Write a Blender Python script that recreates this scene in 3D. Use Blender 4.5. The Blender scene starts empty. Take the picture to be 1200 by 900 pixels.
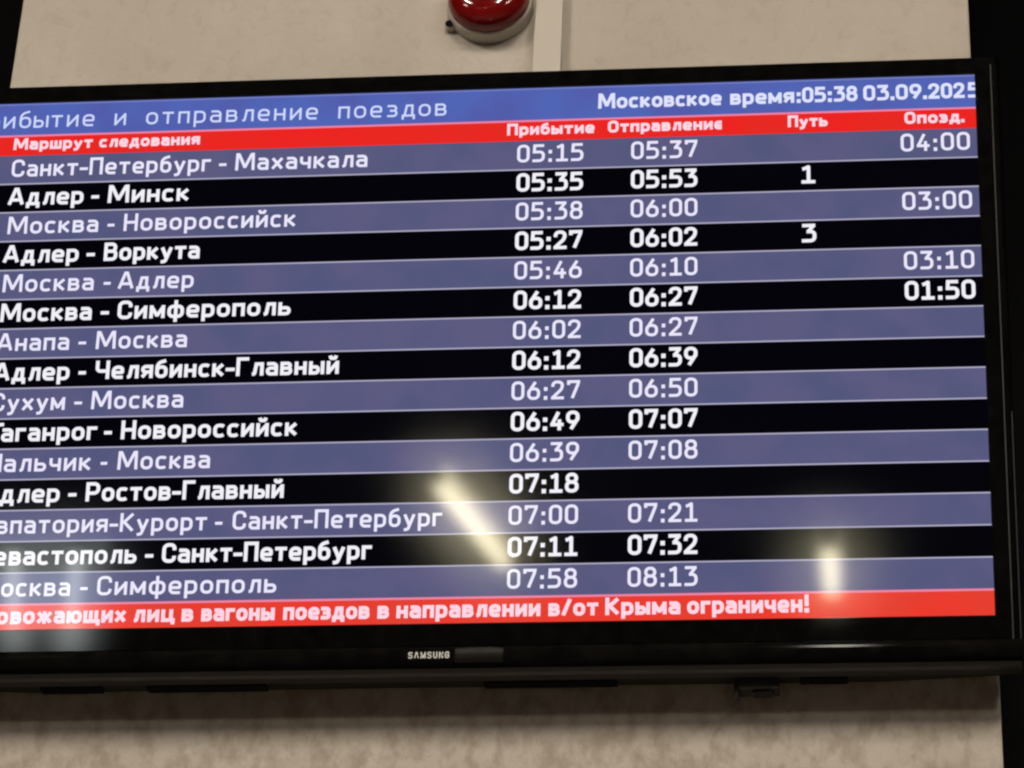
import bpy, bmesh, math, random
from mathutils import Vector, Matrix
random.seed(7)
R = math.radians
scene = bpy.context.scene
C = scene.collection

# ---------------------------------------------------------------- camera
cam_d = bpy.data.cameras.new("camera")
cam_d.sensor_width = 36.0
cam_d.lens = 36.0 * 4033.7 / 1200.0
cam_d.clip_start = 0.05
cam_d.clip_end = 200.0
cam = bpy.data.objects.new("camera", cam_d)
C.objects.link(cam)
cam.matrix_world = Matrix(((0.994623, 0.021885, 0.101226, 0.40607),
                           (0.09598, -0.561951, -0.821583, -2.99564),
                           (0.038904, 0.826881, -0.56103, 1.60024),
                           (0, 0, 0, 1)))
scene.camera = cam

# ---------------------------------------------------------------- world, exposure
world = bpy.data.worlds.new("World")
scene.world = world
world.use_nodes = True
world.node_tree.nodes["Background"].inputs[0].default_value = (1.0, 0.85, 0.68, 1)
world.node_tree.nodes["Background"].inputs[1].default_value = 0.03
scene.view_settings.view_transform = 'Standard'
scene.view_settings.look = 'None'
scene.view_settings.exposure = 0.0
scene.view_settings.gamma = 1.0
scene.cycles.use_denoising = True
scene.cycles.filter_width = 2.3
scene.cycles.max_bounces = 6
scene.cycles.sample_clamp_indirect = 6.0

KEY = 225.0          # radiance of the ceiling tubes near the wall
FAR = 34.0         # radiance of the tubes down the hall that mirror in the screen

# ---------------------------------------------------------------- materials
def lin(c):
    return tuple(((x / 255) / 12.92 if x / 255 <= 0.04045 else (((x / 255) + 0.055) / 1.055) ** 2.4) for x in c)

def new_mat(name):
    m = bpy.data.materials.new(name)
    m.use_nodes = True
    nt = m.node_tree
    for n in list(nt.nodes):
        nt.nodes.remove(n)
    out = nt.nodes.new('ShaderNodeOutputMaterial')
    return m, nt, out

def pbr(name, col, rough=0.5, spec=0.5, noise=0.0, nscale=40.0, bump=0.0, bscale=300.0, coat=0.0, metal=0.0):
    m, nt, out = new_mat(name)
    b = nt.nodes.new('ShaderNodeBsdfPrincipled')
    b.inputs['Base Color'].default_value = (*col, 1)
    b.inputs['Roughness'].default_value = rough
    b.inputs['Specular IOR Level'].default_value = spec
    b.inputs['Coat Weight'].default_value = coat
    b.inputs['Metallic'].default_value = metal
    tc = nt.nodes.new('ShaderNodeTexCoord')
    if noise:
        n = nt.nodes.new('ShaderNodeTexNoise'); n.inputs['Scale'].default_value = nscale
        n.inputs['Detail'].default_value = 5
        nt.links.new(tc.outputs['Object'], n.inputs['Vector'])
        mr = nt.nodes.new('ShaderNodeMapRange')
        mr.inputs['From Min'].default_value = 0.3; mr.inputs['From Max'].default_value = 0.7
        mr.inputs['To Min'].default_value = 1 - noise; mr.inputs['To Max'].default_value = 1 + noise
        nt.links.new(n.outputs['Fac'], mr.inputs['Value'])
        mx = nt.nodes.new('ShaderNodeVectorMath'); mx.operation = 'SCALE'
        mx.inputs[0].default_value = col
        nt.links.new(mr.outputs['Result'], mx.inputs['Scale'])
        nt.links.new(mx.outputs['Vector'], b.inputs['Base Color'])
    if bump:
        n2 = nt.nodes.new('ShaderNodeTexNoise'); n2.inputs['Scale'].default_value = bscale
        n2.inputs['Detail'].default_value = 3
        nt.links.new(tc.outputs['Object'], n2.inputs['Vector'])
        bp = nt.nodes.new('ShaderNodeBump'); bp.inputs['Strength'].default_value = bump
        bp.inputs['Distance'].default_value = 0.001
        nt.links.new(n2.outputs['Fac'], bp.inputs['Height'])
        nt.links.new(bp.outputs['Normal'], b.inputs['Normal'])
    nt.links.new(b.outputs['BSDF'], out.inputs['Surface'])
    return m

def screen_mat(name, srgb, var=0.0, hue=(0, 0, 0)):
    """lit pixels behind the panel's semi-gloss front: a sharp and a wide gloss lobe over emission"""
    m, nt, out = new_mat(name)
    col = lin(srgb)
    em = nt.nodes.new('ShaderNodeEmission')
    em.inputs['Color'].default_value = (*col, 1)
    em.inputs['Strength'].default_value = 1.0
    if var:
        tc = nt.nodes.new('ShaderNodeTexCoord')
        n = nt.nodes.new('ShaderNodeTexNoise'); n.inputs['Scale'].default_value = 16
        n.inputs['Detail'].default_value = 2
        nt.links.new(tc.outputs['Object'], n.inputs['Vector'])
        r = nt.nodes.new('ShaderNodeValToRGB')
        r.color_ramp.elements[0].position = 0.36; r.color_ramp.elements[1].position = 0.64
        a = [c * (1 - var) for c in col]; b = [c * (1 + var) for c in col]
        a = [a[i] * (1 + hue[i]) for i in range(3)]; b = [b[i] * (1 - hue[i]) for i in range(3)]
        r.color_ramp.elements[0].color = (*a, 1); r.color_ramp.elements[1].color = (*b, 1)
        nt.links.new(n.outputs['Fac'], r.inputs['Fac'])
        nt.links.new(r.outputs['Color'], em.inputs['Color'])
    g1 = nt.nodes.new('ShaderNodeBsdfGlossy'); g1.inputs['Roughness'].default_value = 0.042; g1.distribution = 'BECKMANN'
    g1.inputs['Color'].default_value = (0.028, 0.028, 0.028, 1)
    g2 = nt.nodes.new('ShaderNodeBsdfGlossy'); g2.inputs['Roughness'].default_value = 0.088; g2.distribution = 'BECKMANN'
    g2.inputs['Color'].default_value = (0.030, 0.030, 0.030, 1)
    a1 = nt.nodes.new('ShaderNodeAddShader'); a2 = nt.nodes.new('ShaderNodeAddShader')
    nt.links.new(em.outputs[0], a1.inputs[0]); nt.links.new(g1.outputs[0], a1.inputs[1])
    nt.links.new(a1.outputs[0], a2.inputs[0]); nt.links.new(g2.outputs[0], a2.inputs[1])
    nt.links.new(a2.outputs[0], out.inputs['Surface'])
    return m

def gloss_black(name, diff, g, rough, g2=0.0, rough2=0.2):
    m, nt, out = new_mat(name)
    d = nt.nodes.new('ShaderNodeBsdfDiffuse')
    tc = nt.nodes.new('ShaderNodeTexCoord')
    n = nt.nodes.new('ShaderNodeTexNoise'); n.inputs['Scale'].default_value = 70
    nt.links.new(tc.outputs['Object'], n.inputs['Vector'])
    sc_ = nt.nodes.new('ShaderNodeVectorMath'); sc_.operation = 'SCALE'; sc_.inputs[0].default_value = [c * 2 for c in diff]
    nt.links.new(n.outputs['Fac'], sc_.inputs['Scale']); nt.links.new(sc_.outputs['Vector'], d.inputs['Color'])
    cur = d
    for gg, ro in ((g, rough), (g2, rough2)):
        if gg <= 0: continue
        s_ = nt.nodes.new('ShaderNodeBsdfGlossy'); s_.distribution = 'BECKMANN'
        s_.inputs['Color'].default_value = (gg, gg, gg, 1); s_.inputs['Roughness'].default_value = ro
        a = nt.nodes.new('ShaderNodeAddShader')
        nt.links.new(cur.outputs[0], a.inputs[0]); nt.links.new(s_.outputs[0], a.inputs[1]); cur = a
    nt.links.new(cur.outputs[0], out.inputs['Surface'])
    return m

def emit_mat(name, col, strength):
    m, nt, out = new_mat(name)
    em = nt.nodes.new('ShaderNodeEmission')
    em.inputs['Color'].default_value = (*col, 1); em.inputs['Strength'].default_value = strength
    nt.links.new(em.outputs[0], out.inputs['Surface'])
    return m

def plaster_mat():
    m, nt, out = new_mat('beige_decorative_plaster')
    b = nt.nodes.new('ShaderNodeBsdfPrincipled')
    b.inputs['Roughness'].default_value = 0.62
    b.inputs['Specular IOR Level'].default_value = 0.35
    tc = nt.nodes.new('ShaderNodeTexCoord')
    mp = nt.nodes.new('ShaderNodeMapping'); mp.inputs['Scale'].default_value = (1, 1, 0.8)
    nt.links.new(tc.outputs['Object'], mp.inputs['Vector'])
    big = nt.nodes.new('ShaderNodeTexNoise'); big.inputs['Scale'].default_value = 9
    big.inputs['Detail'].default_value = 6; big.inputs['Distortion'].default_value = 0.3
    fine = nt.nodes.new('ShaderNodeTexNoise'); fine.inputs['Scale'].default_value = 70
    fine.inputs['Detail'].default_value = 5; fine.inputs['Distortion'].default_value = 0.5
    for n in (big, fine):
        nt.links.new(mp.outputs['Vector'], n.inputs['Vector'])
    r1 = nt.nodes.new('ShaderNodeValToRGB')
    r1.color_ramp.elements[0].position = 0.32; r1.color_ramp.elements[0].color = (0.415, 0.365, 0.31, 1)
    r1.color_ramp.elements[1].position = 0.68; r1.color_ramp.elements[1].color = (0.475, 0.425, 0.37, 1)
    nt.links.new(big.outputs['Fac'], r1.inputs['Fac'])
    r2 = nt.nodes.new('ShaderNodeValToRGB')
    r2.color_ramp.elements[0].position = 0.30; r2.color_ramp.elements[0].color = (0.93, 0.92, 0.90, 1)
    r2.color_ramp.elements[1].position = 0.47; r2.color_ramp.elements[1].color = (1.0, 1.0, 1.0, 1)
    nt.links.new(fine.outputs['Fac'], r2.inputs['Fac'])
    mul = nt.nodes.new('ShaderNodeMix'); mul.data_type = 'RGBA'; mul.blend_type = 'MULTIPLY'
    mul.inputs['Factor'].default_value = 1.0
    rough_t = nt.nodes.new('ShaderNodeTexNoise'); rough_t.inputs['Scale'].default_value = 38
    rough_t.inputs['Detail'].default_value = 8; rough_t.inputs['Roughness'].default_value = 0.62; rough_t.inputs['Distortion'].default_value = 0.15
    mp2 = nt.nodes.new('ShaderNodeMapping'); mp2.inputs['Scale'].default_value = (1.25, 1, 0.8); mp2.inputs['Rotation'].default_value = (0, R(14), 0)
    nt.links.new(tc.outputs['Object'], mp2.inputs['Vector']); nt.links.new(mp2.outputs['Vector'], rough_t.inputs['Vector'])
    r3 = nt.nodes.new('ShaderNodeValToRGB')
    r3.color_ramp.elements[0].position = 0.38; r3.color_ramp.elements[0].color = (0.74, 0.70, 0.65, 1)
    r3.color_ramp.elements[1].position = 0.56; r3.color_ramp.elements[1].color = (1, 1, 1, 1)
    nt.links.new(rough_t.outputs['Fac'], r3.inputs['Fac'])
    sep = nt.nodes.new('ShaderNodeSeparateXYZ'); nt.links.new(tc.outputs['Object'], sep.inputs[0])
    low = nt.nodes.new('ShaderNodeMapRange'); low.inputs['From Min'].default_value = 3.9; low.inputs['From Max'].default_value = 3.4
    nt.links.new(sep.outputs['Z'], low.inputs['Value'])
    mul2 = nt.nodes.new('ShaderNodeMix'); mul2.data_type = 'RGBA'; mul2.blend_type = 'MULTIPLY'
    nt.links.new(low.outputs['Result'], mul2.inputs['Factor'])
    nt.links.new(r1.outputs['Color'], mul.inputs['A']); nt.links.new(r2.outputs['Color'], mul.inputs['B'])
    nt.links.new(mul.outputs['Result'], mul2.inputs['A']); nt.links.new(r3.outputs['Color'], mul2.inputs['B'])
    nt.links.new(mul2.outputs['Result'], b.inputs['Base Color'])
    add = nt.nodes.new('ShaderNodeMath'); add.operation = 'ADD'
    nt.links.new(big.outputs['Fac'], add.inputs[0]); nt.links.new(fine.outputs['Fac'], add.inputs[1])
    bp = nt.nodes.new('ShaderNodeBump'); bp.inputs['Strength'].default_value = 0.55
    bp.inputs['Distance'].default_value = 0.003
    nt.links.new(add.outputs[0], bp.inputs['Height'])
    nt.links.new(bp.outputs['Normal'], b.inputs['Normal'])
    nt.links.new(b.outputs['BSDF'], out.inputs['Surface'])
    return m

M = {
    'plaster': plaster_mat(),
    'dark_wall': pbr('unlit_dark_wall', (0.006, 0.006, 0.007), 0.8, 0.1, noise=0.2, nscale=3),
    'floor': pbr('pale_stone_floor', (0.20, 0.175, 0.15), 0.6, 0.3, noise=0.15, nscale=6),
    'ceiling': pbr('dark_ceiling_paint', (0.02, 0.02, 0.02), 0.8, 0.2, noise=0.1, nscale=5),
    'bezel': gloss_black('black_gloss_plastic', (0.003, 0.0028, 0.0026), 0.0, 0.085, 0.04, 0.06),
    'trim': gloss_black('black_gloss_trim_plastic', (0.004, 0.0036, 0.0032), 0.0, 0.016, 0.002, 0.08),
    'lip': pbr('grey_satin_lip_plastic', (0.035, 0.033, 0.031), 0.4, 0.5, noise=0.1, nscale=60),
    'edge': pbr('edge_glint_grey', (0.10, 0.10, 0.10), 0.3, 0.6, noise=0.1, nscale=60),  # paler than the bezel, to draw glints along its edges
    'back': pbr('black_matte_back_plastic', (0.018, 0.016, 0.015), 0.5, 0.4, noise=0.15, nscale=50, bump=0.2, bscale=900),
    'slot': pbr('black_grille_plastic', (0.012, 0.011, 0.010), 0.9, 0.05, noise=0.1),
    'steel': pbr('black_powder_coated_steel', (0.03, 0.028, 0.026), 0.45, 0.5, noise=0.15, nscale=80, bump=0.1, bscale=1200),
    'white_plastic': pbr('ivory_beacon_plastic', (0.56, 0.52, 0.45), 0.4, 0.45, noise=0.05, nscale=30),
    'trunk': pbr('ivory_trunking_plastic', (0.49, 0.445, 0.385), 0.45, 0.4, noise=0.03, nscale=12),
    'red_lens': None,
    'hole': pbr('hole_shade_black', (0.004, 0.004, 0.004), 0.8, 0.1, noise=0.1),
    'sticker': pbr('clear_film_grey', (0.008, 0.0072, 0.006), 0.4, 0.10, noise=0.12, nscale=90),
    'logo': pbr('silver_lettering_ink', (0.75, 0.75, 0.75), 0.5, 0.5, noise=0.05, nscale=200),
    'housing': pbr('white_enamel_housing', (0.6, 0.6, 0.58), 0.4, 0.5, noise=0.03, nscale=8),
    'tube_near': emit_mat('lit_tube_near', (1.0, 0.895, 0.765), KEY),
    'tube_far': emit_mat('lit_tube_far', (1.0, 0.90, 0.62), FAR),
    'tube_cool': emit_mat('lit_tube_cool', (0.93, 1.0, 0.97), FAR * 0.40),
    'diffuser': emit_mat('lit_diffuser_cool', (0.90, 1.0, 1.0), 1.7),
}
def red_lens():
    m, nt, out = new_mat('red_translucent_lens')
    b = nt.nodes.new('ShaderNodeBsdfPrincipled')
    b.inputs['Base Color'].default_value = (0.15, 0.003, 0.003, 1)
    b.inputs['Roughness'].default_value = 0.08
    b.inputs['Subsurface Weight'].default_value = 0.25
    b.inputs['Subsurface Radius'].default_value = (0.02, 0.002, 0.002)
    b.inputs['Subsurface Scale'].default_value = 0.3
    tc = nt.nodes.new('ShaderNodeTexCoord')
    n = nt.nodes.new('ShaderNodeTexNoise'); n.inputs['Scale'].default_value = 30
    nt.links.new(tc.outputs['Object'], n.inputs['Vector'])
    r = nt.nodes.new('ShaderNodeValToRGB')
    r.color_ramp.elements[0].color = (0.12, 0.002, 0.002, 1); r.color_ramp.elements[1].color = (0.19, 0.004, 0.004, 1)
    nt.links.new(n.outputs['Fac'], r.inputs['Fac']); nt.links.new(r.outputs['Color'], b.inputs['Base Color'])
    nt.links.new(b.outputs['BSDF'], out.inputs['Surface'])
    return m
M['red_lens'] = red_lens()

# ---------------------------------------------------------------- helpers
def link(name, me, mat, parent=None, label=None, smooth=False):
    me.materials.clear(); me.materials.append(mat)
    o = bpy.data.objects.new(name, me)
    C.objects.link(o)
    if parent: o.parent = parent
    if label: o['label'] = label
    if smooth:
        for p in me.polygons: p.use_smooth = True
    return o

def from_bm(name, bm, mat, parent=None, label=None, smooth=False):
    me = bpy.data.meshes.new(name)
    bmesh.ops.recalc_face_normals(bm, faces=bm.faces)
    bm.to_mesh(me); bm.free()
    return link(name, me, mat, parent, label, smooth)

def box_bm(x0, x1, y0, y1, z0, z1, bevel=0.0, seg=2):
    bm = bmesh.new()
    vs = [bm.verts.new((x, y, z)) for x in (x0, x1) for y in (y0, y1) for z in (z0, z1)]
    for f in ((0, 1, 3, 2), (4, 6, 7, 5), (0, 4, 5, 1), (2, 3, 7, 6), (0, 2, 6, 4), (1, 5, 7, 3)):
        bm.faces.new([vs[i] for i in f])
    bmesh.ops.recalc_face_normals(bm, faces=bm.faces)
    if bevel:
        bmesh.ops.bevel(bm, geom=list(bm.edges), offset=bevel, segments=seg, profile=0.7, affect='EDGES')
    return bm

def thing(name, label, cat, loc=(0, 0, 0), group=None):
    o = bpy.data.objects.new(name, None)
    o.empty_display_size = 0.05
    C.objects.link(o); o.location = loc
    o['label'] = label; o['category'] = cat
    if group: o['group'] = group
    return o

def struct(name, bm, mat):
    o = from_bm(name, bm, mat); o['kind'] = 'structure'
    return o

# ---------------------------------------------------------------- setting
PX0, PX1 = -0.5432, 0.5322
WY = -0.048        # plane of the plastered wall face
# the pier's plastered face gets real trowel relief along its edges
bm = box_bm(PX0, PX1, WY, 0.45, 0.0, 5.58, 0.003, 2)
struct('wall', bm, M['plaster'])
struct('floor', box_bm(-9, 9, -16, 1.6, -0.1, 0.0), M['floor'])
struct('ceiling', box_bm(-9, 9, -16, 1.6, 5.70, 5.8), M['ceiling'])
struct('back_wall', box_bm(-9, 9, 1.3, 1.45, 0.0, 5.70), M['dark_wall'])  # near-black colour stands in for the unlit dark beyond the pier

# ---------------------------------------------------------------- ceiling lamps
def ceiling_lamp(a, b, width, tube_mat, label, n_tubes=1, diffuser=None, spread=0.0, z=5.6, group=None):
    a = Vector((a[0], a[1], 0)); b = Vector((b[0], b[1], 0))
    d = b - a; L = d.length; ang = math.atan2(d.x, -d.y) if d.y < 0 else math.atan2(-d.x, d.y)
    mid = (a + b) / 2
    t = thing('ceiling_lamp', label, 'lamp', (mid.x, mid.y, z), group)
    t.rotation_euler = (0, 0, ang)
    w = spread / 2 + width * 0.9 + (0.10 if diffuser else 0)
    from_bm('housing', box_bm(-w, w, -L / 2 - 0.03, L / 2 + 0.03, 0.022 + width / 2, 0.099, 0.004), M['housing'], t)
    for k in range(n_tubes):
        cx = 0 if n_tubes == 1 else -spread / 2 + spread * k / (n_tubes - 1)
        bm = bmesh.new()
        bmesh.ops.create_cone(bm, cap_ends=True, segments=20, radius1=width / 2, radius2=width / 2, depth=L,
                              matrix=Matrix.Translation((cx, 0, 0)) @ Matrix.Rotation(R(90), 4, 'X'))
        from_bm('tube', bm, tube_mat, t, smooth=False)
        for s in (-1, 1):
            from_bm('tube_holder', box_bm(cx - width * .6, cx + width * .6, s * (L / 2 + 0.012) - 0.011, s * (L / 2 + 0.012) + 0.011, -width / 2, 0.022 + width / 2), M['housing'], t)
    if diffuser:
        from_bm('diffuser', box_bm(-w + .01, w - .01, -L / 2, L / 2, 0.004 + width / 2, 0.018 + width / 2), diffuser, t)
    return t

# two tubes far down the hall: the yellow streaks on the glass
ceiling_lamp((-1.24, -9.65), (-1.15, -11.3), 0.06, M['tube_far'],
             'ceiling tube lamp mirrored as the long slanting yellow streak left of the times')
ceiling_lamp((0.25, -11.0), (0.25, -12.05), 0.065, M['tube_far'],
             'ceiling tube lamp mirrored as the short upright glare low at the right of the screen')
ceiling_lamp((-3.04, -10.8), (-3.66, -13.3), 0.05, M['tube_cool'],
             'twin tube ceiling lamp mirrored as pale streaks in the lower left bezel',
             n_tubes=2, diffuser=M['diffuser'], spread=0.27)
# nearer tubes over the viewer, outside the glass's mirror angle; they light the wall
for (x, y, L, ww, lab) in ((-1.75, -3.3, 1.9, 0.075, 'near ceiling tube lamp left of the screen, in front of the wall'),
                           (0.34, -3.3, 1.9, 0.07, 'near ceiling tube lamp straight in front of the screen'),
                           (2.2, -3.3, 1.9, 0.04, 'near ceiling tube lamp right of the screen')):
    ceiling_lamp((x, y + L / 2), (x, y - L / 2), ww, M['tube_near'], lab, z=5.6)

for x, lab in ((-4.4, 'added ceiling tube lamp at the far left, unseen, softening the shadow'), (2.6, 'added ceiling tube lamp at the far right, unseen, softening the shadow')):
    ceiling_lamp((x, -5.6), (x, -7.2), 0.05, M['tube_near'], lab, z=5.6)  # unseen lamps added to soften the shadow under the television

# ---------------------------------------------------------------- departure board (TV)
S = 0.066                      # metres per layout unit; the lit screen is 16 x 9 units
W, H = 16 * S, 9 * S
tilt = R(10)
tv = thing('television', 'large black flat-screen television showing a Cyrillic train timetable, tilted down from the beige wall', 'television',
           (-0.528, -0.213, 3.874))
# local axes: x right, y = into the wall, z = up in the panel plane
tv.rotation_euler = (tilt, 0, 0)
def P(u, v, w=0.0):            # metres right, metres down, metres towards the viewer
    return Vector((u, -w, -v))

def rect_bm(u0, u1, v0, v1, w):
    bm = bmesh.new()
    bm.faces.new([bm.verts.new(P(*q)) for q in ((u0, v0, w), (u0, v1, w), (u1, v1, w), (u1, v0, w))])
    return bm

def sheet(name, u0, u1, v0, v1, w, mat, parent, label=None):
    me = bpy.data.meshes.new(name)
    me.from_pydata([P(u0, v0, w), P(u0, v1, w), P(u1, v1, w), P(u1, v0, w)], [], [(0, 1, 2, 3)])
    return link(name, me, mat, parent, label)

# --- frame
def frame():
    bm = bmesh.new()
    # (left, top, right, bottom offsets, w)
    loops = [(0, 0, 0, 0, -0.0010), (0, 0, 0, 0, 0.0016), (.0007, .0007, .0007, .0007, 0.0026), (.0165, .0165, .0165, .0235, 0.0026),
             (.0212, .0182, .0212, .0240, 0.0022), (.0236, .0197, .0236, .0242, 0.0002),
             (.0250, .0207, .0250, .0244, -0.003), (.0256, .0212, .0256, .0245, -0.008), (.0250, .0212, .0250, .0245, -0.026)]
    rings = []
    for l, t, r, b, w in loops:
        rings.append([bm.verts.new(P(-l, -t, w)), bm.verts.new(P(-l, H + b, w)), bm.verts.new(P(W + r, H + b, w)), bm.verts.new(P(W + r, -t, w))])
    for a, b in zip(rings, rings[1:]):
        for i in range(4):
            bm.faces.new([a[i], a[(i + 1) % 4], b[(i + 1) % 4], b[i]])
    return bm
from_bm('bezel', frame(), M['bezel'], tv)

def ridge(u0, u1, v0, v1, w0, hh=0.0009):
    # edge glint drawn as a thin pale raised line: a low prism with a triangular section running down the frame
    bm = bmesh.new()
    um = (u0 + u1) / 2
    a = [bm.verts.new(P(u, v0, w)) for u, w in ((u0, w0), (um, w0 + hh), (u1, w0))]
    b = [bm.verts.new(P(u, v1, w)) for u, w in ((u0, w0), (um, w0 + hh), (u1, w0))]
    bm.faces.new((a[0], a[1], b[1], b[0])); bm.faces.new((a[1], a[2], b[2], b[1]))
    bm.faces.new((a[0], a[2], a[1])); bm.faces.new((b[0], b[1], b[2])); bm.faces.new((a[0], b[0], b[2], a[2]))
    return bm
from_bm('edge_glint', ridge(W + .0158, W + .0172, -0.010, H + .046, 0.0024, 0.0008), M['edge'], tv)
from_bm('edge_glint', ridge(-.0172, -.0158, -0.010, H + .046, 0.0024, 0.0008), M['edge'], tv)
from_bm('edge_glint', ridge(W + .0229, W + .0245, 0.38, H + .046, -0.0006, 0.0012), M['edge'], tv)

# --- bulged lower trim, lip
def prof_trim(n=12):
    v0, hv, w0, hw = H + .0248, .0214, 0.0022, 0.0066
    pts = []
    for i in range(n + 1):
        a = math.pi * i / n
        pts.append((v0 + hv * (1 - math.cos(a)) / 2, w0 + hw * math.sin(a) ** 0.8))
    return pts
def extrude_profile(pts, u0, u1, cap=True, inset=0.0):
    bm = bmesh.new()
    A = [bm.verts.new(P(u0, v, w)) for v, w in pts]; B = [bm.verts.new(P(u1, v, w)) for v, w in pts]
    n = len(pts)
    for i in range(n):
        bm.faces.new((A[i], A[(i + 1) % n], B[(i + 1) % n], B[i]))
    if cap:
        bm.faces.new(A); bm.faces.new(B[::-1])
    return bm
tp = prof_trim()
body = tp + [(H + .0462, -0.012), (H + .0248, -0.012)]
o = from_bm('lower_trim', extrude_profile(body, -.0250, W + .0250), M['trim'], tv)
from_bm('lower_lip', extrude_profile([(H + .0464, 0.0012), (H + .0505, -0.0015), (H + .0520, -0.006), (H + .0520, -0.021), (H + .0464, -0.021)], -.0240, W + .0240), M['lip'], tv)

# --- back cover: shallow near the side edges, deep in the middle
def back():
    bm = bmesh.new()
    outl = [(-.018, -.0262), (W + .018, -.0262), (W + .006, -.032), (W - .11, -.046), (.11, -.046), (-.006, -.032)]
    top = [bm.verts.new(P(u, -.014, w)) for u, w in outl]
    bot = [bm.verts.new(P(u, H + .0495, w)) for u, w in outl]
    n = len(outl)
    for i in range(n):
        bm.faces.new((top[i], top[(i + 1) % n], bot[(i + 1) % n], bot[i]))
    bm.faces.new(top); bm.faces.new(bot[::-1])
    return bm
from_bm('back_cover', back(), M['back'], tv)
# dark grille slots and stand bosses under the cabinet
for (a, b) in ((0.118, 0.180), (0.225, 0.345), (0.560, 0.69), (0.868, 0.914)):
    bb = box_bm(a, b, 0.027, 0.043, -(H + .0525), -(H + .0497), 0.0006, 1)
    from_bm('speaker_grille', bb, M['slot'], tv)

# --- display
OFF = lin((3, 3, 9))
SM = {
    'off': screen_mat('screen_pixels_off', (4, 3, 9)),
    'blue': screen_mat('screen_blue', (82, 97, 176), 0.08, (0.10, -0.02, 0.0)),
    'red': screen_mat('screen_red', (233, 40, 34), 0.04, (0, 0.2, 0.1)),
    'foot': screen_mat('screen_red_footer', (231, 62, 48), 0.05, (0, 0.15, 0.1)),
    'grey': screen_mat('screen_grey_row', (89, 89, 127), 0.06, (-0.05, 0.02, 0.03)),
    'black': screen_mat('screen_black_row', (3, 3, 9)),
    'line': screen_mat('screen_line_pale', (172, 169, 194)),
    'line_top': screen_mat('screen_line_header_top', (112, 122, 190)),
    'line_pink': screen_mat('screen_line_pink', (234, 132, 164)),
    't_title': screen_mat('screen_text_title', (206, 216, 252)),
    't_clock': screen_mat('screen_text_clock', (222, 226, 255)),
    't_red': screen_mat('screen_text_on_red', (255, 214, 228)),
    't_grey': screen_mat('screen_text_on_grey', (234, 231, 252)),
    't_black': screen_mat('screen_text_on_black', (242, 240, 248)),
}
sheet('display_panel', -.003, W + .003, -.003, H + .003, 0.0, SM['off'], tv)

# --- stroke lettering -------------------------------------------------------
X = 0.65
def rect(x0, x1, y0, y1, r):
    return ([(x0, y0, r), (x1, y0, r), (x1, y1, r), (x0, y1, r)], True)
def st(*pts):
    return ([tuple(p) if len(p) == 3 else (p[0], p[1], 0) for p in pts], False)
G = {}
def g(ch, w, *strokes): G[ch] = (w, strokes)
# capitals
g('С', .54, st((.54, .76), (.54, 1, .24), (0, 1, .26), (0, 0, .26), (.54, 0, .24), (.54, .22)))
g('П', .56, st((0, 0), (0, 1), (.56, 1), (.56, 0)))
g('М', .86, st((0, 0), (.02, 1), (.10, 1, .02), (.43, .12), (.76, 1, .02), (.84, 1), (.86, 0)))
g('А', .66, st((0, 0), (.28, 1), (.38, 1), (.66, 0)), st((.12, .28), (.54, .28)))
g('Н', .56, st((0, 0), (0, 1)), st((.56, 0), (.56, 1)), st((0, .5), (.56, .5)))
g('В', .54, st((0, 0), (0, 1), (.50, 1, .2), (.50, .53, .2), (0, .53)), st((.40, .53), (.54, .53, .2), (.54, 0, .22), (0, 0)))
g('Ч', .54, st((0, 1), (0, .42, .2), (.54, .42)), st((.54, 0), (.54, 1)))
g('Г', .46, st((0, 0), (0, 1), (.46, 1)))
g('Р', .54, st((0, 0), (0, 1), (.54, 1, .24), (.54, .42, .24), (0, .42)))
g('К', .56, st((0, 0), (0, 1)), st((.55, 1), (.13, .52), (.56, 0)), st((0, .52), (.13, .52)))
g('Т', .56, st((0, 1), (.56, 1)), st((.28, 0), (.28, 1)))
g('Е', .48, st((.48, 1), (0, 1), (0, 0), (.48, 0)), st((0, .53), (.42, .53)))
g('О', .56, rect(0, .56, 0, 1, .28))
# small letters
g('а', .43, st((.04, X), (.43, X, .2), (.43, 0)), st((.43, .37), (0, .37, .17), (0, 0, .17), (.43, 0)))
g('б', .45, rect(0, .45, 0, .60, .23), st((0, .30), (0, .86, .26), (.40, 1.0, .1)))
g('в', .43, st((0, 0), (0, X), (.40, X, .15), (.40, .34, .14), (0, .34)), st((.3, .34), (.43, .34, .15), (.43, 0, .16), (0, 0)))
g('г', .34, st((0, 0), (0, X), (.34, X)))
g('д', .52, st((0, -.19), (0, 0), (.52, 0), (.52, -.19)), st((.08, 0), (.18, X), (.44, X), (.44, 0)))
g('е', .45, st((.41, 0), (0, 0, .22), (0, X, .24), (.45, X, .24), (.45, .31, .04), (0, .31)))
g('є', .30, st((.30, 0), (0, 0, .22), (0, X, .24), (.30, X)), st((.30, .31), (0, .31)))
g('ж', .70, st((.35, 0), (.35, X)), st((0, X), (.26, .33), (0, 0)), st((.70, X), (.44, .33), (.70, 0)), st((.26, .33), (.44, .33)))
g('з', .38, st((0, X), (.36, X, .16), (.36, .34, .14), (.12, .34)), st((.26, .34), (.38, .34, .14), (.38, 0, .16), (0, 0)))
g('и', .44, st((0, X), (0, 0), (.44, X), (.44, 0)))
g('й', .44, st((0, X), (0, 0), (.44, X), (.44, 0)), st((.08, X + .40), (.11, X + .26, .06), (.33, X + .26, .06), (.36, X + .40)))
g('к', .43, st((0, 0), (0, X)), st((.42, X), (.12, .33), (.43, 0)), st((0, .33), (.12, .33)))
g('л', .46, st((0, 0), (.09, .02, .06), (.17, X), (.46, X), (.46, 0)))
g('м', .58, st((0, 0), (0, X), (.29, .08), (.58, X), (.58, 0)))
g('н', .43, st((0, 0), (0, X)), st((.43, 0), (.43, X)), st((0, .33), (.43, .33)))
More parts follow.
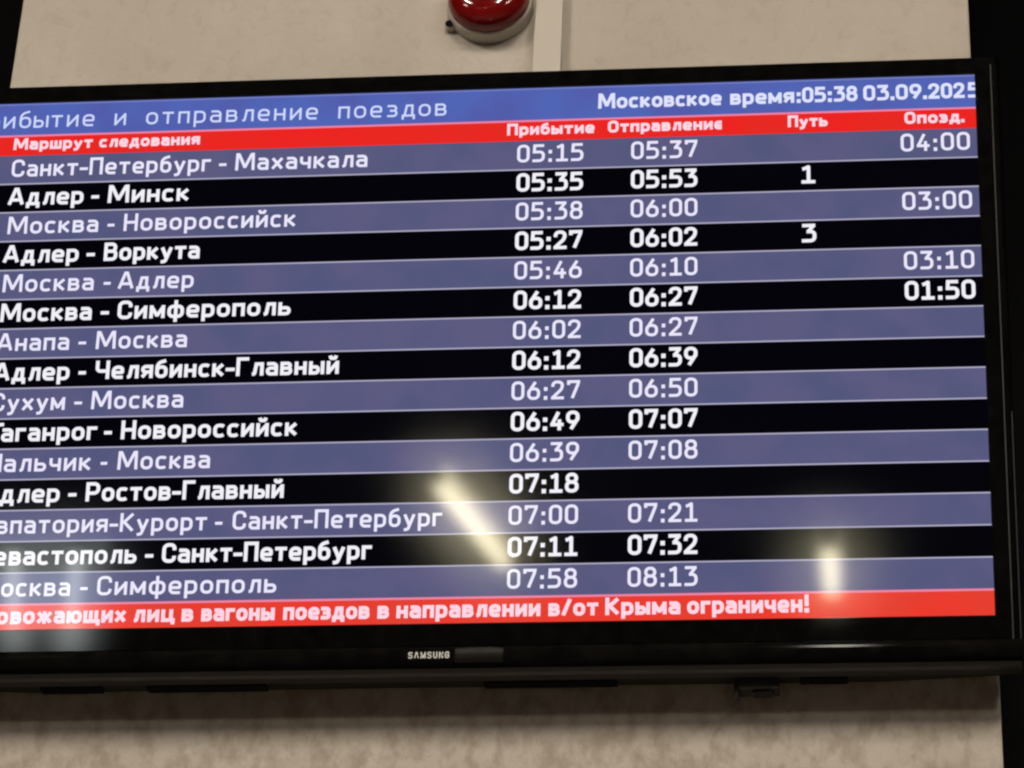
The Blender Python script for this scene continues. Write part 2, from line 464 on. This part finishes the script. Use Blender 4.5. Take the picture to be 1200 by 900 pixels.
g('о', .46, rect(0, .46, 0, X, .24))
g('п', .43, st((0, 0), (0, X), (.43, X), (.43, 0)))
g('р', .45, st((0, -.27), (0, X), (.45, X, .23), (.45, 0, .23), (0, 0)))
g('с', .40, st((.40, X - .05), (.34, X, .05), (0, X, .23), (0, 0, .23), (.34, 0, .05), (.40, .05)))
g('т', .44, st((0, X), (.44, X)), st((.22, 0), (.22, X)))
g('у', .46, st((0, X), (.23, .04)), st((.46, X), (.17, -.24, .08), (.03, -.26)))
g('ф', .64, rect(0, .64, 0, X, .24), st((.32, -.27), (.32, .96)))
g('х', .46, st((0, X), (.46, 0)), st((.46, X), (0, 0)))
g('ц', .52, st((0, X), (0, 0), (.43, 0), (.43, X)), st((.43, 0), (.54, 0), (.54, -.19)))
g('ч', .42, st((0, X), (0, .27, .16), (.42, .27)), st((.42, 0), (.42, X)))
g('ш', .66, st((0, X), (0, 0), (.66, 0), (.66, X)), st((.33, 0), (.33, X)))
g('щ', .74, st((0, X), (0, 0), (.64, 0), (.64, X)), st((.32, 0), (.32, X)), st((.64, 0), (.76, 0), (.76, -.19)))
g('ы', .60, st((0, X), (0, 0), (.38, 0, .16), (.38, .38, .16), (0, .38)), st((.60, 0), (.60, X)))
g('ь', .43, st((0, X), (0, 0), (.43, 0, .17), (.43, .38, .17), (0, .38)))
g('ю', .66, st((0, 0), (0, X)), rect(.22, .66, 0, X, .22), st((0, .33), (.22, .33)))
g('я', .43, st((.43, 0), (.43, X), (0, X, .17), (0, .30, .17), (.43, .30)), st((.19, .30), (0, 0)))
# digits, marks
g('0', .50, rect(0, .50, 0, 1, .24))
g('1', .50, st((.02, .86), (.08, .88), (.27, 1, .02), (.27, 0)), st((.02, 0), (.50, 0)))
g('2', .50, st((0, .78), (0, 1, .22), (.48, 1, .24), (.48, .58, .18), (0, .03), (0, 0), (.50, 0)))
g('3', .50, st((.02, 1), (.46, 1), (.22, .60), (.50, .60, .22), (.50, 0, .24), (.0, 0)))
g('4', .50, st((.30, 1), (0, .26), (.50, .26)), st((.37, .48), (.37, 0)))
g('5', .50, st((.46, 1), (.04, 1), (.02, .58), (.50, .58, .22), (.50, 0, .24), (0, 0)))
g('6', .50, rect(0, .50, 0, .60, .24), st((.32, 1), (.02, .44, .1), (0, .30)))
g('7', .50, st((0, .88), (0, 1), (.50, 1), (.49, .88, .08), (.20, 0)))
g('8', .50, rect(.03, .47, .54, 1, .21), rect(0, .50, 0, .54, .23))
g('9', .50, rect(0, .50, .40, 1, .24), st((.18, 0), (.48, .56, .1), (.50, .70)))
g(':', .0, st((0, -.01), (0, .04)), st((0, .55), (0, .60)))
g('.', .0, st((0, -.01), (0, .04)))
g('-', .30, st((0, .34), (.30, .34)))
g('/', .36, st((0, -.04), (.36, 1.02)))
g('!', .0, st((0, 1), (0, .42)), st((0, -.01), (0, .03)))
# Latin capitals of the maker's name
g('S', .50, st((.50, .86), (.50, 1, .2), (0, 1, .2), (0, .52, .2), (.50, .50, .2), (.50, 0, .2), (0, 0, .2), (0, .14)))
g('A', .60, st((0, 0), (.24, 1), (.36, 1), (.60, 0)))
g('M', .66, st((0, 0), (0, 1), (.33, 0), (.66, 1), (.66, 0)))
g('U', .50, st((0, 1), (0, 0, .24), (.50, 0, .24), (.50, 1)))
g('N', .50, st((0, 0), (0, 1), (.50, 0), (.50, 1)))
g('G', .54, st((.54, .82), (.54, 1, .2), (0, 1, .24), (0, 0, .24), (.54, 0, .2), (.54, .48), (.30, .48)))
GAP = {':': .36, '.': .30, '-': .25, '!': .36}

def fillet(pts, closed, sx, sy):
    q = [(x * sx, y * sy, r) for x, y, r in pts]
    n = len(q); out = []
    for i, (x, y, r) in enumerate(q):
        if r <= 0 or (not closed and i in (0, n - 1)):
            out.append((x, y)); continue
        ax, ay, _ = q[i - 1]; bx, by, _ = q[(i + 1) % n]
        la = math.hypot(ax - x, ay - y); lb = math.hypot(bx - x, by - y)
        ra = min(r * sy, la * .5 if q[i - 1][2] > 0 else la * .95, )
        rb = min(r * sy, lb * .5 if q[(i + 1) % n][2] > 0 else lb * .95)
        p0 = (x + (ax - x) / la * ra, y + (ay - y) / la * ra); p2 = (x + (bx - x) / lb * rb, y + (by - y) / lb * rb)
        K = 6
        for k in range(K + 1):
            t = k / K
            # a rational quadratic close to a circular corner
            wq = 0.7; den = (1 - t) ** 2 + 2 * wq * t * (1 - t) + t * t
            out.append((((1 - t) ** 2 * p0[0] + 2 * wq * t * (1 - t) * x + t * t * p2[0]) / den,
                        ((1 - t) ** 2 * p0[1] + 2 * wq * t * (1 - t) * y + t * t * p2[1]) / den))
    res = [out[0]]
    for p in out[1:]:
        if math.hypot(p[0] - res[-1][0], p[1] - res[-1][1]) > 1e-7: res.append(p)
    if closed and math.hypot(res[0][0] - res[-1][0], res[0][1] - res[-1][1]) < 1e-7: res.pop()
    return res

def split_sharp(q, closed):
    # cut a path where it turns back on itself, so that the join stays sharp
    if closed: return [(q, True)]
    parts = [[q[0]]]
    for i in range(1, len(q) - 1):
        parts[-1].append(q[i])
        ax, ay = q[i][0] - q[i - 1][0], q[i][1] - q[i - 1][1]; bx, by = q[i + 1][0] - q[i][0], q[i + 1][1] - q[i][1]
        if (ax * bx + ay * by) < -0.25 * math.hypot(ax, ay) * math.hypot(bx, by): parts.append([q[i]])
    parts[-1].append(q[-1])
    return [(p_, False) for p_ in parts]

class Ink:
    """collects the strokes of one text as one mesh"""
    def __init__(s): s.v = []; s.f = []; s.k = 0
    def stroke(s, pts, closed, hw, base, place):
        n = len(pts)
        w = base + 0.00001 * (s.k % 9); s.k += 1
        if not closed:
            for i, j in ((0, 1), (n - 1, n - 2)):
                dx, dy = pts[i][0] - pts[j][0], pts[i][1] - pts[j][1]; L = math.hypot(dx, dy)
                e = hw * (0.9 if min(abs(dx), abs(dy)) < 0.15 * L else 0.35)
                pts[i] = (pts[i][0] + dx / L * e, pts[i][1] + dy / L * e)
        i0 = len(s.v)
        for i in range(n):
            a = pts[i - 1] if (closed or i > 0) else None
            b = pts[(i + 1) % n] if (closed or i < n - 1) else None
            c = pts[i]; d = []
            for (p, q) in ((a, c), (c, b)):
                if p is None or q is None: continue
                L = math.hypot(q[0] - p[0], q[1] - p[1]); d.append(((q[0] - p[0]) / L, (q[1] - p[1]) / L))
            ns = [(-y, x) for x, y in d]
            nx = sum(t[0] for t in ns) / len(ns); ny = sum(t[1] for t in ns) / len(ns)
            L2 = nx * nx + ny * ny
            k = 1 / max(L2, 0.36)
            nx *= k * hw; ny *= k * hw
            s.v.append(place(c[0] + nx, c[1] + ny, w)); s.v.append(place(c[0] - nx, c[1] - ny, w))
        for i in range(n if closed else n - 1):
            j = (i + 1) % n
            s.f.append((i0 + 2 * i, i0 + 2 * i + 1, i0 + 2 * j + 1, i0 + 2 * j))
    def word(s, text, u0, u1, base_v, cap, wt, place, mono=None, gap=.30, wref=None):
        """cap = skeleton height; u0,u1 = outer extents; wt = stroke width (all layout units)"""
        xs = []; x = 0.0
        for i, ch in enumerate(text):
            if mono is not None:
                if ch != ' ': xs.append((ch, i * mono + (mono - G[ch][0] * cap * 1.22) / 2))
                continue
            if i: x += gap if not (ch in GAP or text[i - 1] in GAP) else (GAP.get(ch) or GAP.get(text[i - 1]))
            xs.append((ch, x)); x += G[ch][0]
        if mono is None:
            sx = (u1 - u0 - wt) / x if x > 0 else cap
            xs = [(c, u0 + wt / 2 + px * sx) for c, px in xs]
        else:
            sx = cap * 1.22; xs = [(c, u0 + px) for c, px in xs]
        wr = wref or wt
        for ch, px in xs:
            for pts, closed in G[ch][1]:
                dot = ch in ':.' or (ch == '!' and pts[0][1] < 0)
                q = fillet(pts, closed, sx, cap)
                q = [(px + a, b) for a, b in q]
                for q, closed in split_sharp(q, closed): s.stroke(q, closed, wt / 2 * (1.15 if dot else 1.0), 0.0003,
                         lambda a, b, w: place(a, base_v - wr / 2 - b, w))
    def build(s, name, mat, parent, label=None):
        me = bpy.data.meshes.new(name); me.from_pydata(s.v, [], s.f); me.validate()
        return link(name, me, mat, parent, label)
def on_screen(a, v, w): return P(a * S, v * S, w)

B1, B2, B3 = 0.5903, 0.9454, 8.5919
RH = (B3 - B2) / 15
ROWS = [
    ([('Санкт-Петербург', 0.753, 3.971), ('-', 4.1, 4.223), ('Махачкала', 4.364, 6.473)], '05:15', '05:37', '', '04:00'),
    ([('Адлер', 0.735, 1.954), ('-', 2.078, 2.208), ('Минск', 2.349, 3.651)], '05:35', '05:53', '1', ''),
    ([('Москва', 0.773, 2.229), ('-', 2.375, 2.491), ('Новороссийск', 2.639, 5.379)], '05:38', '06:00', '', '03:00'),
    ([('Адлер', 0.739, 1.952), ('-', 2.077, 2.214), ('Воркута', 2.357, 3.882)], '05:27', '06:02', '3', ''),
    ([('Москва', 0.779, 2.23), ('-', 2.386, 2.502), ('Адлер', 2.617, 3.816)], '05:46', '06:10', '', '03:10'),
    ([('Москва', 0.784, 2.236), ('-', 2.376, 2.511), ('Симферополь', 2.646, 5.373)], '06:12', '06:27', '', '01:50'),
    ([('Анапа', 0.77, 1.917), ('-', 2.062, 2.187), ('Москва', 2.341, 3.774)], '06:02', '06:27', '', ''),
    ([('Адлер', 0.759, 1.96), ('-', 2.1, 2.221), ('Челябинск-Главный', 2.368, 6.171)], '06:12', '06:39', '', ''),
    ([('Сухум', 0.769, 1.927), ('-', 2.071, 2.198), ('Москва', 2.342, 3.779)], '06:27', '06:50', '', ''),
    ([('Т', 0.765, 1.0), ('аганрог', 0.968, 2.469), ('-', 2.575, 2.702), ('Новороссийск', 2.842, 5.574)], '06:49', '07:07', '', ''),
    ([('Н', 0.796, 1.016), ('альчик', 1.056, 2.409), ('-', 2.559, 2.665), ('Москва', 2.824, 4.255)], '06:39', '07:08', '', ''),
    ([('А', 0.786, 1.019), ('длер', 1.036, 1.961), ('-', 2.093, 2.225), ('Ростов-Главный', 2.367, 5.416)], '07:18', '-', '', ''),
    ([('Е', 0.777, 0.969), ('в', 1.016, 1.198), ('патория-Курорт', 1.238, 4.267), ('-', 4.389, 4.506), ('Санкт-Петербург', 4.659, 7.845)], '07:00', '07:21', '', ''),
    ([('С', 0.788, 0.993), ('е', 1.039, 1.214), ('вастополь', 1.259, 3.222), ('-', 3.349, 3.48), ('Санкт-Петербург', 3.61, 6.801)], '07:11', '07:32', '', ''),
    ([('М', 0.778, 1.122), ('осква', 1.182, 2.24), ('-', 2.392, 2.51), ('Симферополь', 2.653, 5.379)], '07:58', '08:13', '', ''),
]
CLOCK=[('Московское', 10.109, 12.053), ('время:', 12.187, 13.286), ('05:38', 13.313, 14.177), ('03.09.', 14.266, 15.251), ('202', 15.277, 15.841), ('5', 15.885, 16.069)]
HEAD=[[('Маршрут', 0.748, 2.035), ('следования', 2.14, 3.768)], [('Прибытие', 8.677, 10.057)], [('Отправлени', 10.268, 11.913), ('є', 11.936, 12.056)], [('Путь', 13.085, 13.705)], [('Опозд.', 14.896, 15.818)]]
FOOT=[('о', 1.148, 1.325), ('вожающих', 1.361, 3.128), ('лиц', 3.232, 3.863), ('в', 3.97, 4.148), ('вагоны', 4.268, 5.377), ('поездов', 5.505, 6.804), ('в', 6.921, 7.095), ('направлении', 7.206, 9.35), ('в/от', 9.469, 10.21), ('Крыма', 10.311, 11.418), ('ограничен!', 11.519, 13.3)]
LT = 0.0001; LL = 0.0002   # heights of the band sheets and of the rules above them
def rule(v, mat, parent, t=0.024, u0=0.0):
    sheet('rule_line', u0, W, (v - t / 2) * S, (v + t / 2) * S, LL, mat, parent)

# header band
hb = sheet('header_band', 0, W, 0, B1 * S, LT, SM['blue'], tv, 'blue title band at the top of the screen')
rule(0.018, SM['line_top'], hb, 0.030)
ink = Ink(); PITCH = 0.25807
for k, s_ in ((0, 'Прибытие'), (9, 'и'), (11, 'отправление'), (23, 'поездов')):
    ink = Ink()
    ink.word(s_, 0.5332 - 2 * PITCH - 0.018 + k * PITCH, None, B1 * .757, .278, .036, on_screen, mono=PITCH)
    ink.build('title_word', SM['t_title'], hb)
ink = Ink()
for s_, a, b in CLOCK: ink.word(s_, a, b, B1 * .695, .220, .054, on_screen)
ink.build('clock_text', SM['t_clock'], hb)
# column heading band
cb = sheet('column_heading_band', 0, W, B1 * S, B2 * S, LT, SM['red'], tv, 'red column heading band under the blue title')
rule(B1, SM['line_pink'], cb, 0.034)
for words, nm in zip(HEAD, ('route_heading', 'arrival_heading', 'departure_heading', 'track_heading', 'delay_heading')):
    ink = Ink()
    for s_, a, b in words: ink.word(s_, a, b, B1 + (B2 - B1) * .705, .163, .047, on_screen, gap=.32)
    ink.build(nm, SM['t_red'], cb)
# timetable rows
def time_word(ink, t, a, b, bv, wt, wr):
    if len(t) < 5: return
    ink.word(t, a, b, bv, .266, wt, on_screen, wref=wr)
for i, (route, arr, dep, track, delay) in enumerate(ROWS):
    v0 = B2 + RH * i; v1 = v0 + RH
    grey = i % 2 == 0
    row = sheet('timetable_row', 0, W, v0 * S, v1 * S, LT, SM['grey' if grey else 'black'], tv,
                ('grey' if grey else 'black') + ' row of train times, number %d from the top' % (i + 1))
    if i: rule(v0, SM['line'], row)
    wt = .047 if grey else .056; tm = SM['t_grey' if grey else 't_black']; bv = v0 + RH * .745; wr = .045
    ink = Ink()
    for s_, a, b in route: ink.word(s_, a, b, bv, .262, wt, on_screen, wref=wr)
    ink.build('route_text', tm, row)
    ink = Ink(); time_word(ink, arr, 8.844, 9.888, bv, wt, wr); ink.build('arrival_text', tm, row)
    if len(dep) > 1:
        ink = Ink(); time_word(ink, dep, 10.636, 11.672, bv, wt, wr); ink.build('departure_text', tm, row)
    if track:
        ink = Ink(); ink.word(track, 13.275, 13.50, bv - .005, .262, wt, on_screen, wref=wr); ink.build('track_text', tm, row)
    if delay:
        ink = Ink(); time_word(ink, delay, 14.826, 15.892, bv, wt, wr); ink.build('delay_text', tm, row)
# ticker
fb = sheet('ticker_band', 0, W, B3 * S, H, LT, SM['foot'], tv, 'red announcement band along the bottom of the screen')
rule(B3, SM['line_pink'], fb, 0.036)
ink = Ink()
for s_, a, b in FOOT: ink.word(s_, a, b, B3 + (9 - B3) * .765, .222, .059, on_screen, gap=.32)
ink.build('ticker_text', SM['t_red'], fb)

# --- maker's name and sensor window on the bulged trim
def trim_w(v):
    a = math.acos(max(-1, min(1, 1 - 2 * (v - (H + .0248)) / .0214)))
    return 0.0022 + 0.0066 * math.sin(a) ** 0.8
def on_trim(a, v, w): return P(a, v, trim_w(v) + 0.0002 + (w - 0.0003))
ink = Ink()
cu = W - 0.546
ink.word('SAMSUNG', cu - .0200, cu + .0200, H + .0385, 0.0056, .00110, on_trim, gap=.46)
ink.build('maker_name', M['logo'], tv)
def sensor():
    bm = bmesh.new()
    u0, u1 = W - .5205, W - .4735; n = 10; cols = []
    for i in range(n + 1):
        u = u0 + (u1 - u0) * i / n; t = i / n * 2 - 1
        vt = H + .0268 + .0022 * t * t; vb = H + .0430
        cols.append([bm.verts.new(P(u, vt + (vb - vt) * k / 6, trim_w(vt + (vb - vt) * k / 6) + .0003)) for k in range(7)])
    for a, b in zip(cols, cols[1:]):
        for k in range(6): bm.faces.new((a[k], a[k + 1], b[k + 1], b[k]))
    return bm
from_bm('sensor_window', sensor(), M['sticker'], tv, smooth=True)

# ---------------------------------------------------------------- wall mount
mt = thing('wall_mount', 'black steel tilting bracket between the television and the beige wall', 'bracket', (0.0, WY, 3.60))
from_bm('wall_plate', box_bm(-.22, .22, -.006, -.0005, -.12, .12, .001, 1), M['steel'], mt)
for sx in (-.15, .15):
    from_bm('arm', box_bm(sx - .012, sx + .012, -.062, -.006, -.05, .05, .001, 1), M['steel'], mt)
# cable plug hanging under the cabinet
pl = thing('cable_clip', 'small dark cable clip hanging under the right half of the television', 'clip', (0.3, -0.068, 3.240))
from_bm('clip_body', box_bm(-.020, .020, -.010, .010, -.008, .010, .002, 2), M['steel'], pl)
from_bm('clip_hook', box_bm(-.024, -.019, -.006, .006, -.018, .004, .001, 1), M['steel'], pl)
from_bm('clip_plug', box_bm(-.006, .014, -.005, .006, -.012, -.008, .0012, 1), M['back'], pl)

# ---------------------------------------------------------------- trunking
tr = thing('cable_trunking', 'ivory plastic cable trunking running up the wall beside the red beacon', 'trunking', (0.0665, WY, 3.7))
from_bm('channel', box_bm(-.0150, .0150, -.010, -.0004, 0.0, 1.87, .0008, 1), M['trunk'], tr)
from_bm('cover', box_bm(-.0156, .0156, -.0145, -.0102, 0.0, 1.87, .0016, 3), M['trunk'], tr)

# ---------------------------------------------------------------- beacon
def lathe(prof, seg=64):
    bm = bmesh.new(); rings = []
    for r, y in prof:
        if r < 1e-6: rings.append([bm.verts.new((0, y, 0))])
        else: rings.append([bm.verts.new((r * math.cos(2 * math.pi * k / seg), y, r * math.sin(2 * math.pi * k / seg))) for k in range(seg)])
    for a, b in zip(rings, rings[1:]):
        for k in range(seg):
            k2 = (k + 1) % seg
            if len(a) == 1: bm.faces.new((a[0], b[k2], b[k]))
            elif len(b) == 1: bm.faces.new((a[k], a[k2], b[0]))
            else: bm.faces.new((a[k], a[k2], b[k2], b[k]))
    return bm
be = thing('alarm_beacon', 'round red dome alarm beacon on an ivory base, left of the cable trunking', 'alarm light', (-0.0010, WY, 4.122))
from_bm('base', lathe([(0, -.0004), (.0475, -.0004), (.0480, -.002), (.0478, -.015), (.0470, -.0175), (.0455, -.018), (0, -.018)]), M['white_plastic'], be, smooth=True)
dome = [(.0456, -.0182), (.0462, -.0195)]
for k in range(1, 13):
    a = math.pi / 2 * k / 12
    dome.append((.0462 * math.cos(a) ** .62 if k < 12 else 0.0, -.0195 - .024 * math.sin(a) ** .75))
from_bm('lens', lathe(dome), M['red_lens'], be, smooth=True)
ear = from_bm('mounting_ear', lathe([(0, -.0005), (.0058, -.0005), (.0060, -.004), (.0052, -.0085), (.0036, -.009), (.0034, -.0085), (0, -.0085)], 24), M['white_plastic'], be, smooth=True)
ear.location = (-.045, 0, -.024)
hole = from_bm('ear_hole', lathe([(0, -.0087), (.0046, -.0088), (.0046, -.0100), (0, -.0102)], 20), M['hole'], be)  # black disc draws the shade inside the ear's hole
hole.location = (-.045, 0, -.024)
